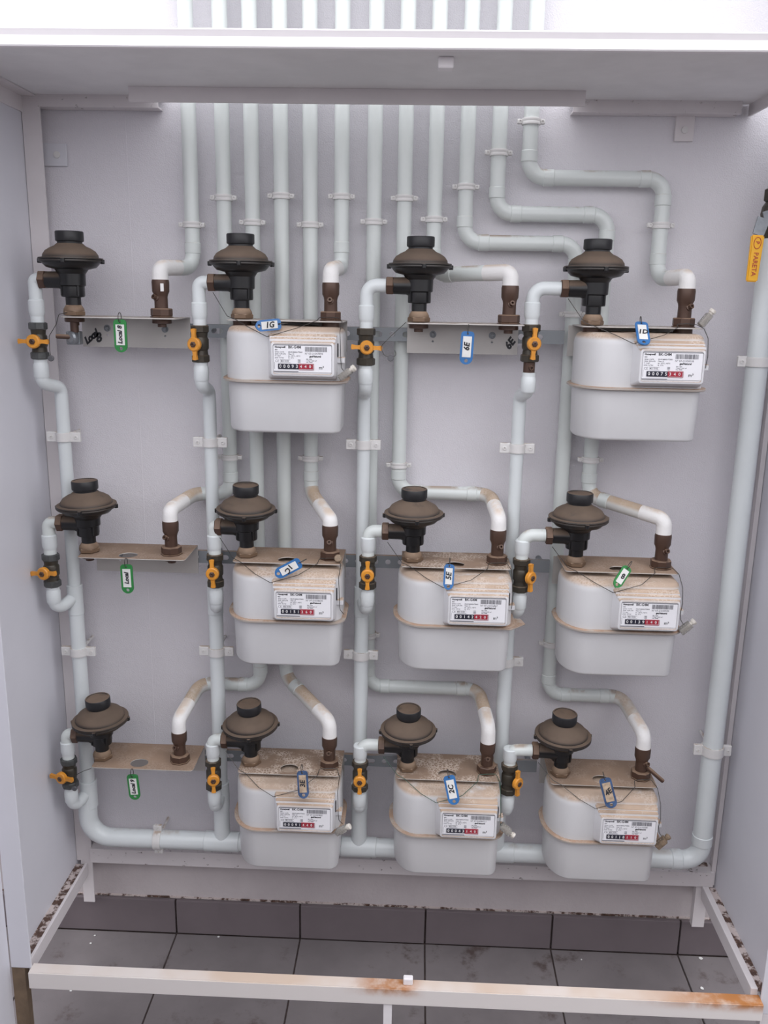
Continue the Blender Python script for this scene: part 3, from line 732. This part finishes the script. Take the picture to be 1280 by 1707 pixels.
# ------------------------------------------------------------------ brackets
for r in range(3):
    for c in range(4):
        dx = .012 if c == 0 else .002
        note = {(0, 0): 'bare grey angle bracket with black handwriting', (0, 2): 'bare grey angle bracket with pen mark and blue tag',
                (1, 0): 'bare dust-covered angle bracket without a meter', (2, 0): 'bare dust-covered angle bracket without a meter'}.get((r, c), 'dusty angle bracket over its meter')
        t = thing('meter_bracket', '%s, %s' % (note, where(r, c)), 'bracket', (COLX[c] + dx, PY, ROWZ[r]), 'angle brackets')
        mat = 'bracket_sheet_clean' if r == 0 else ('bracket_sheet' if (c == 0 or (r, c) in ((1, 3), (2, 3), (1, 1))) else 'bracket_sheet_spotted')
        wl_, wr_ = (-.113, .110) if c == 3 else (-.103, .103)
        out = rrect(max(wl_, -.106), .103, -.038, .065, [.001, .001, .007, .007], 4)
        holes = [circ(-.02 if False else -dx, -.014, .0180, 20, .0165)]
        obj('top_plate', flat(out, holes, .0020, T(0, 0, -.0020)), mat, t)
        hs = [circ(-.055, -.034, .0022, 8), circ(.055, -.034, .0022, 8)]
        obj('back_plate', flat([(wl_, -.056), (wr_, -.056), (wr_, 0), (wl_, 0)], hs, .002, T(0, .065, -.002) @ FRONT), mat, t)
        if c == 0 or (r, c) == (0, 2):
            for s in (-.055, .055):
                sc = obj('bolt', lathe(lathe(bmesh.new(), [(.0065, 0), (.0065, .0008), (.0055, .001)], 16), [(.0045, .001), (.0045, .004), (.0025, .005), (0, .005)], 6), 'galvanised', t)
                sc.matrix_local = align((s, .0632, -.023), (0, -1, 0))
            for s in (-.080, .080):
                obj('under_nut', lathe(lathe(bmesh.new(), [(.0175, -.002), (.0175, -.009), (.016, -.010)], 24), [(.008, -.009), (.008, -.016), (.006, -.016)], 12, T(0, 0, 0)), 'bronze', t, smooth=True, autosmooth=30).location = (s - dx, 0, -.0005)
        if (r, c) == (0, 0):
            bm = add_text(bmesh.new(), 'Local', .0175, T(-.099, .0628, -.050) @ Matrix.Rotation(R(-38), 4, 'Y') @ FRONT, shear=.35, bold=.001, spacing=.8)
            add_text(bm, '8', .023, T(-.079, .0628, -.044) @ Matrix.Rotation(R(-20), 4, 'Y') @ FRONT, shear=.3, bold=.001)
            obj('pen_writing', bm, 'ink_black', t)
        if (r, c) == (0, 2):
            bm = add_text(bmesh.new(), '6E', .019, T(.083, .0628, -.046) @ Matrix.Rotation(R(-55), 4, 'Y') @ FRONT, shear=.2, bold=.001)
            obj('pen_writing', bm, 'ink_black', t)
# odd fitting below the top left regulator
p = at(121, 545, -.10)
t = thing('drain_plug', 'grey round drain plug with rusty stem under the top left regulator', 'plug', tuple(p))
obj('body', lathe(bx(-.014, .012, -.004, .012, -.013, .011, bev=.002), [(.011, 0), (.011, .008), (.008, .011)], 20, align((.002, -.004, 0), (-.4, -1, 0))), 'galvanised', t)
obj('stem', lt([(.0042, 0), (.0042, .024), (.003, .026)], 12, align((-.002, -.010, .001), (-1, -.35, .05))), 'bronze', t, smooth=True)
obj('neck', lt([(.0075, 0), (.0075, .022)], 12, T(.003, -.003, .009)), 'bronze', t, smooth=True)
t.location = (COLX[0] + REGX - .003, PY, ROWZ[0] - .038)

# ------------------------------------------------------------------ gas meters
def body_loop(z, ins=0.0, grow=0.0):
    x0, x1, y0, y1 = -.107 + ins - grow, .107 - ins + grow, -.070 + ins - grow, .058 - ins + grow
    g = grow - ins
    rs = [(.038 + g, .038 + g), (.045 + g, .040 + g), (.050 + g, .072 + g), (.024 + g, .026 + g)]
    rs = [(max(.002, a_), max(.002, b_)) for a_, b_ in rs]
    return [Vector((x, y, z)) for x, y in rrect(x0, x1, y0, y1, rs, 9)]
face = dict(x0=-.013, x1=.095, z0=-.091, z1=-.034, y=-.0935)
NPX0, NPX1, NPZ0, NPZ1 = -.0085, .0905, -.0845, -.0395
def put(bm, s, size, x, z, **k): return add_text(bm, s, size, T(x, face['y'] - .0006, z) @ FRONT, **k)
common = {}
def make_meter(r, c, digits, serial, note):
    t = thing('gas_meter', 'grey gas meter, %s, %s' % (note, where(r, c)), 'gas meter', (COLX[c], PY, ROWZ[r]), 'light grey gas meters')
    if 'upper' not in common:
        up_ = [(-.010, .016), (-.0112, .0095), (-.0150, .0045), (-.022, .0014), (-.030, .0), (-.102, .0)]
        common['upper'] = obj('upper_case', loft([body_loop(z, i) for z, i in reversed(up_)]), 'meter_paint', t, smooth=True)
        lo_ = [(-.1950, .0095), (-.1942, .0068), (-.1925, .0049), (-.190, .0040), (-.105, .0012)]
        common['lower'] = obj('lower_case', loft([body_loop(z, i) for z, i in lo_]), 'meter_paint', t, smooth=True)
        common['rim'] = obj('rim', loft([body_loop(-.1062, 0, .0045), body_loop(-.1062, 0, .0065), body_loop(-.1052, 0, .0080), body_loop(-.1022, 0, .0080), body_loop(-.1010, 0, .0065), body_loop(-.1012, 0, .0050)]), 'meter_rim', t, smooth=True, autosmooth=50)
        common['foot'] = obj('foot', lt([(.004, -.1985), (.0055, -.1965), (.006, -.194)], 12), 'meter_paint', t, smooth=True)
        common['foot'].location = (-.06, 0, 0); share(common['foot'], 'foot', t, (.06, 0, 0))
        for s in (-.08, .08):
            k_ = obj('port_collar', lt([(.0165, -.012), (.0165, -.0025)], 20), 'bronze', t, smooth=True, autosmooth=30); k_.location = (s, 0, 0)
            common['col%d' % (s > 0)] = k_
        # index housing: sloped louvred top, raised front frame
        bm = bmesh.new()
        fo = lambda x0, x1, z0, z1, y, rr=.004: [Vector((x, y, z)) for x, z in rrect(x0, x1, z0, z1, rr, 3)]
        loft([fo(-.022, .0985, -.099, -.020, -.060, .005), fo(-.021, .0985, -.0985, -.021, -.073, .005), fo(-.0145, .0965, -.0925, -.033, -.088, .005), fo(-.013, .095, -.091, -.034, -.0935, .005), fo(-.010, .092, -.088, -.037, -.0945, .004), fo(-.0095, .0915, -.0875, -.0375, -.0930, .004)], bm=bm)
        common['house'] = obj('index_housing', bm, 'index_plastic', t, smooth=True, autosmooth=30)
    else:
        for k_, n_ in (('upper', 'upper_case'), ('lower', 'lower_case'), ('rim', 'rim')): share(common[k_], n_, t)
        for s in (-.06, .06): share(common['foot'], 'foot', t, (s, 0, 0))
        for s in (0, 1): share(common['col%d' % s], 'port_collar', t)
    hs = common['house'] if common['house'].parent == t else share(common['house'], 'index_housing', t)
    if 'louv' not in common:
        bm = bmesh.new()
        for k_ in range(3):
            f = k_ / 3
            box(bm, -.019 + .004 * f, .0975 - .001 * f, -.064 - .0235 * f - .008, -.064 - .0235 * f, -.0215 - .0125 * f - .004, -.0205 - .0125 * f, bev=.0004)
        common['louv'] = obj('louvre', bm, 'index_plastic', hs)
        common['plate'] = obj('nameplate', flat(rrect(NPX0, NPX1, NPZ0, NPZ1, .001, 2), [], .0006, T(0, face['y'], 0) @ FRONT), 'nameplate_white', hs)
        bm = bmesh.new(); y1 = face['y'] - .0004
        box(bm, NPX0 - .0006, NPX1 + .0006, y1 - .0006, y1, NPZ1, NPZ1 + .0008)
        box(bm, NPX0, .034, y1 - .0012, y1, NPZ0 + .0006, NPZ0 + .0016)
        common['edge'] = obj('nameplate_edge', bm, 'ink_grey', hs)
        bm = bmesh.new(); z = -.0425
        put(bm, 'Honeywell', .0042, -.0065, z, bold=.00022); put(bm, 'BK-G4M', .0062, .0165, z, bold=.00015)
        put(bm, 'gasNatural', .0046, .0530, -.0575, bold=.0002)
        put(bm, 'm\u00b3', .0082, .0690, -.0765, bold=.0001)
        common['brand'] = obj('lettering', bm, 'ink_black', hs)
        bm = bmesh.new()
        for s, x, z in (('MID', -.0065, -.0472), ('Qmax  6 m\u00b3/h', -.0065, -.0508), ('Qmin  0,04 m\u00b3/h', -.0065, -.0541), ('V  2 dm\u00b3', -.0065, -.0574), ('pmax  0,5 bar', -.0065, -.0606),
                        ('DE-07-MI002-PTB001', .0165, -.0508), ('Class 1,5', .0165, -.0541), ('tm  -25\u00b0C...+55\u00b0C', .0165, -.0574), ('tb  15\u00b0C', .0165, -.0606),
                        ('EN 1359', .0475, -.0625), ('1 imp = 0,01 m\u00b3', .0475, -.0650), ('No. 0085', .0475, -.0675)):
            put(bm, s, .0028, x, z, bold=.00008)
        put(bm, 'CE', .0058, -.0062, -.0662); put(bm, 'M21 0102', .0034, .0035, -.0662, bold=.00008)
        box(bm, .0020, .0200, face['y'] - .0011, face['y'] - .0004, -.0640, -.0637); box(bm, .0020, .0200, face['y'] - .0011, face['y'] - .0004, -.0687, -.0684)
        for a_ in range(3): box(bm, .0330, .0375, face['y'] - .0011, face['y'] - .0004, -.0640 - a_ * .0020, -.0632 - a_ * .0020)
        box(bm, -.0072, -.0069, face['y'] - .0011, face['y'] - .0004, -.080, -.068)
        common['small'] = obj('small_print', bm, 'ink_grey', hs)
        y0 = face['y']
        common['cb'] = obj('counter_window', bx(-.0010, .0345, y0 - .0018, y0 - .0004, -.0795, -.0705, bev=.0003), 'counter_black', hs)
        bm = bx(.0345, .0590, y0 - .0013, y0 - .0005, -.0790, -.0712); common['cr'] = obj('decimal_window', bm, 'counter_red', hs)
        bm = bmesh.new()
        for q in ((.0345, .0605, -.0806, -.0800), (.0600, .0605, -.0800, -.0703), (.0345, .0605, -.0706, -.0700)): box(bm, q[0], q[1], y0 - .0016, y0 - .0004, q[2], q[3])
        common['crf'] = obj('decimal_frame', bm, 'counter_red', hs)
    else:
        for k_, n_ in (('louv', 'louvre'), ('plate', 'nameplate'), ('edge', 'nameplate_edge'), ('brand', 'lettering'), ('small', 'small_print'), ('cb', 'counter_window'), ('cr', 'decimal_window'), ('crf', 'decimal_frame')): share(common[k_], n_, hs)
    bm = bmesh.new(); y1 = face['y'] - .0017
    for k_, ch in enumerate(digits[:5]): add_text(bm, ch, .0078, T(.0030 + k_ * .0071, y1 - .0003, -.0750) @ FRONT, align_x='CENTER', bold=.0001)
    for k_, ch in enumerate(digits[5:]): add_text(bm, ch, .0070, T(.0385 + k_ * .0078, y1 + .0002, -.0751) @ FRONT, align_x='CENTER', bold=.0001)
    obj('counter_digits', bm, 'digit_white', hs)
    bm = bmesh.new(); put(bm, 'N\u00ba ' + serial, .0046, .0450, -.0530, bold=.00005)
    obj('serial_number', bm, 'ink_grey', hs)
    bm = bmesh.new(); x = .0455; rnd = random.Random(serial)
    while x < .0830:
        w_ = rnd.choice((.0005, .0007, .0011)); box(bm, x, x + w_, face['y'] - .0010, face['y'] - .0004, -.0495, -.0415); x += w_ + rnd.choice((.0005, .0006, .0010))
    obj('barcode', bm, 'ink_grey', hs)
    if 'lug' not in common:
        bm = bx(.0965, .1110, -.066, -.050, -.0700, -.0600, bev=.001)
        common['lug'] = obj('seal_lug', bm, 'index_plastic', t)
        common['slot'] = obj('lug_slot', bx(.0985, .1005, -.0715, -.0670, -.0590, -.0360), 'ink_black', t)
    else: share(common['lug'], 'seal_lug', t); share(common['slot'], 'lug_slot', t)
    return t
meters = {(0, 1): ('00093440', '07-21047894', 'counter 00093 under a blue tag'), (0, 3): ('00075340', '07-21050018', 'counter 00075, clear seal at its top'),
          (1, 1): ('00151260', '07-21038604', 'counter 00151, blue tag askew'), (1, 2): ('00142420', '07-21016867', 'counter 00142, rim corner bent out'),
          (1, 3): ('00139140', '07-21047590', 'counter 00139 under a green tag'), (2, 1): ('00091440', '07-21047802', 'counter 00091, peeling dust on top'),
          (2, 2): ('00043140', '07-24084711', 'counter 00043, green seal wire'), (2, 3): ('00118110', '07-21010390', 'counter 00118, brown grimy seal')}
MT = {}
for (r, c), (dg_, sn, note) in meters.items(): MT[(r, c)] = make_meter(r, c, dg_, sn, note)
# bent-out corner of the rim on the middle third meter
obj('bent_corner', flat([(.060, -.076), (.104, -.079), (.134, -.048), (.128, -.020), (.105, -.020), (.10, -.05)], [], .0022, T(0, 0, -.1052)), 'meter_rim', MT[(1, 2)])

# ------------------------------------------------------------------ seal wires and seals
def seal(kind, parent, p, ax, mat2='seal_clear'):
    ax = Vector(ax).normalized(); mt_ = align(p, ax)
    if kind == 'lead':
        s = obj('lead_seal', lt([(.0045, 0), (.0055, .001), (.0055, .004), (.0045, .005)], 18, align(p, (0, -1, 0))), 'seal_lead', parent, smooth=True, autosmooth=30)
        return s
    s = obj('seal_capsule', bx(-.0085, .0085, -.0055, .0055, -.012, .012, bev=.0015, mtx=mt_), mat2, parent)
    obj('seal_rotor', lt([(.0042, -.010), (.0042, .016), (.006, .016), (.006, .021), (.004, .022)], 12, mt_), 'seal_white' if mat2 == 'seal_clear' else 'seal_grimy', s, smooth=True, autosmooth=30)
    bm = bmesh.new()
    for k_ in range(3): lathe(bm, [(.0058, -.006 + k_ * .005), (.0058, -.0048 + k_ * .005)], 12, mt_)
    obj('seal_thread', bm, 'seal_white', s)
    return s
wl = Vector((0, 0, 0))
for (r, c) in meters:
    green = (r, c) == (2, 2)
    t = thing('seal_wire', '%s seal wire strung from regulator across the meter, %s' % ('green' if green else 'thin grey', where(r, c)), 'wire', (COLX[c], PY, ROWZ[r]), 'twisted seal wires')
    dz = (0, -.006, -.012)[r]
    corner = Vector((-.0225, -.0775, -.0265))
    L = [Vector((-.128, -.016, .046 + dz)), Vector((-.100, -.034, .006)), Vector((-.085, -.0405, .001)), Vector((-.052, -.0690, -.0130)), corner]
    R_ = [corner, Vector((.028, -.0735, -.0115)), Vector((.060, -.0405, .0012)), Vector((.062, -.023, .006)), Vector((.080, -.0215, .007)), Vector((.097, -.018, .006)), Vector((.104, -.0400, .0)), Vector((.103, -.072, -.015)), Vector((.1045, -.0755, -.045)), Vector((.1045, -.0685, -.066))]
    bm = bmesh.new(); wr = .00062
    tube(bm, fillet(L, .006), wr, 6); tube(bm, fillet(R_, .006), wr, 6)
    if (r, c) != (1, 2):
        tube(bm, fillet([R_[-1], Vector((.106, -.07, -.078)), Vector((.113, -.066, -.088))], .004), wr, 6) if (r, c) not in ((0, 3),) else None
    obj('wire', bm, 'wire_green' if green else 'wire_dark', t, smooth=True)
    if (r, c) in ((0, 1), (1, 3), (2, 1), (2, 2), (2, 3)):
        pos = {(0, 1): (.113, -.078, -.088), (1, 3): (.116, -.07, -.093), (2, 1): (.112, -.078, -.094), (2, 2): (.116, -.072, -.082), (2, 3): (.112, -.070, -.100)}[(r, c)]
        ax = {(0, 1): (.8, -.2, .6), (1, 3): (.7, 0, .65), (2, 1): (.75, -.2, .55), (2, 2): (.8, -.1, -.65), (2, 3): (.6, -.1, .75)}[(r, c)]
        seal('caps', t, pos, ax, 'seal_grimy' if (r, c) == (2, 3) else 'seal_clear')
    if (r, c) == (0, 3): seal('caps', t, (.108, -.030, .014), (.55, 0, .75))
    if (r, c) == (1, 1):
        obj('lead_seal', lt([(.006, 0), (.0072, .001), (.0072, .005), (.006, .006)], 18, align((.098, -.026, .008), (0, -1, .5))), 'seal_grimy', t, smooth=True, autosmooth=30)
t = thing('seal_wire', 'thin seal wire from bracket end down to the top left valve', 'wire', tuple(VP[(0, 0)]), 'twisted seal wires')
o0 = VP[(0, 0)]
pp = [at(x, y, PY - .02) - o0 for x, y in ((112, 521), (98, 524), (94, 540), (82, 560), (83, 585), (86, 600))]
bm = tube(bmesh.new(), fillet(pp, .004), .0006, 6); obj('wire', bm, 'wire_dark', t, smooth=True); seal('lead', t, pp[-1] + Vector((0, 0, .003)), (0, -1, 0))
t = thing('seal_wire', 'thin seal wire hanging from the top third bracket to its valve', 'wire', tuple(VP[(0, 2)]), 'twisted seal wires')
o0 = VP[(0, 2)]
pp = [at(x, y, PY - .025) - o0 for x, y in ((677, 537), (655, 557), (634, 578), (640, 592), (651, 597), (661, 592), (658, 584))]
bm = tube(bmesh.new(), fillet(pp, .008), .0006, 6); obj('wire', bm, 'wire_dark', t, smooth=True); seal('lead', t, pp[4], (0, -1, 0))
t = thing('seal_wire', 'thin seal wire from bottom left valve to bracket', 'wire', tuple(VP[(2, 0)]), 'twisted seal wires')
o0 = VP[(2, 0)]
pp = [at(x, y, PY - .03) - o0 for x, y in ((152, 1281), (140, 1285), (128, 1291))]
pp.append(at(125, 1313, PY - .02) - o0)
bm = tube(bmesh.new(), fillet(pp, .004), .0006, 6); obj('wire', bm, 'wire_dark', t, smooth=True); seal('lead', t, pp[-1], (0, -1, 0))

# ------------------------------------------------------------------ key tags
def key_tag(px, py, Y, ang, col, words, label, pitch=0, size=1.0, text_rot=90, grimy=False, ring=True, roll=0):
    p = at(px, py, Y)
    t = thing('key_tag', label, 'key tag', tuple(p), 'plastic key tags on the brackets')
    t.rotation_euler = (R(pitch), R(ang), R(roll))
    w_, h_ = .0115 * size, .0285 * size
    body = flat(rrect(-w_, w_, -h_, h_, [.006, .006, .0113, .0113], 6), [circ(0, -h_ + .0065, .0032, 12), circ(0, h_ - .004, .0018, 8)], .0028, T(0, .0014, 0) @ FRONT)
    tg = obj('tag_body', body, ('tag_blue_grimy' if grimy else 'tag_blue') if col == 'blue' else 'tag_green', t)
    pl = obj('paper_insert', bx(-w_ * .66, w_ * .66, -.0022, -.0013, -h_ * .56, h_ * .70), 'paper_grimy' if grimy else 'paper_white', t)
    bm = add_text(bmesh.new(), words, .0135 if len(words) < 4 else .0108, T(0, -.0026, h_ * .07) @ Matrix.Rotation(R(-text_rot), 4, 'Y') @ FRONT, align_x='CENTER', bold=.00045, shear=.2)
    obj('handwriting', bm, 'ink_black', pl)
    if ring:
        b2 = bmesh.new(); n = 20
        tube(b2, [Vector((.0008 * math.sin(a_), .0062 * math.sin(a_), h_ + .0035 + .0085 * math.cos(a_))) for a_ in [i * 2 * PI / n for i in range(n + 1)]], .0007, 6)
        obj('wire_ring', b2, 'wire_dark', t, smooth=True)
    return t
KY = -.170
key_tag(201, 560, KY, 0, 'green', 'Local 8', 'green key tag reading Local 8 hanging on the top left bracket', text_rot=90)
key_tag(447, 542, -.207, 84, 'blue', '1G', 'blue key tag lying nearly flat on the top row second meter', size=.84, text_rot=90, pitch=-35)
key_tag(778, 580, KY, 2, 'blue', '6E', 'blue key tag reading 6E hanging from the top third bracket')
key_tag(1071, 556, -.205, 2, 'blue', '1D', 'blue key tag tipped forward on the top row rightmost meter', pitch=-48, size=.95, text_rot=0)
key_tag(212, 965, KY, -1, 'green', 'Local', 'green key tag hanging on the middle left bracket')
key_tag(480, 948, -.205, 62, 'blue', '1C', 'blue key tag askew on the middle row second meter', text_rot=-60, size=.92, pitch=-8)
key_tag(748, 962, -.210, 2, 'blue', '5E', 'dusty blue key tag upright on the middle row third meter', grimy=False, size=.82, pitch=-14)
key_tag(1036, 962, -.210, 34, 'green', '8', 'green key tag tilted on the middle row rightmost meter', size=.78, text_rot=20, pitch=-18)
key_tag(223, 1312, KY, -4, 'green', 'Local 9', 'green key tag hanging on the bottom left bracket', size=.98)
key_tag(505, 1308, -.215, -6, 'blue', '3E', 'grimy blue key tag on the bottom row second meter', grimy=True, size=.92, pitch=-18)
key_tag(753, 1317, -.215, -14, 'blue', '2C', 'blue key tag leaning on the bottom row third meter', size=.98, pitch=-18)
key_tag(1014, 1322, -.215, -16, 'blue', '4E', 'blue key tag leaning on the bottom row rightmost meter', grimy=True, size=1.0, pitch=-18, text_rot=30)

# ------------------------------------------------------------------ paint flakes on the floor
def floor_pt(px, py):
    k = world_dir((px - CW / 2, py - CH / 2, FPX)); t_ = -CAMPOS.z / k.z; return CAMPOS + k * t_
for px, py, s, lab in [(1139, 1586, .006, 'white paint flake below the right skirting joint'), (1168, 1598, .005, 'white paint flake near the right rear floor'), (1170, 1648, .005, 'white paint flake behind the front rail at right'),
                       (158, 1560, .0025, 'tiny white chip on the left tile, rear one'), (151, 1573, .0025, 'tiny white chip on the left tile, front one'), (364, 1562, .003, 'tiny white chip behind the second meter column'),
                       (955, 1577, .0022, 'tiny white chip on the fourth tile, rear one'), (969, 1600, .0022, 'tiny white chip on the fourth tile, front one'), (118, 1652, .003, 'white chip in front of the rail at far left')]:
    q = floor_pt(px, py); rnd = random.Random(px); b_ = bmesh.new(); n = 7
    lo_ = [(s * rnd.uniform(.6, 1.1) * math.cos(2 * PI * i / n), s * rnd.uniform(.5, 1) * math.sin(2 * PI * i / n)) for i in range(n)]
    o = obj('paint_flake', flat(lo_, [], .0008), 'flake_white'); o.location = (q.x, q.y, .0006)
    tag(o, lab, 'flake', 'paint flakes on the floor')
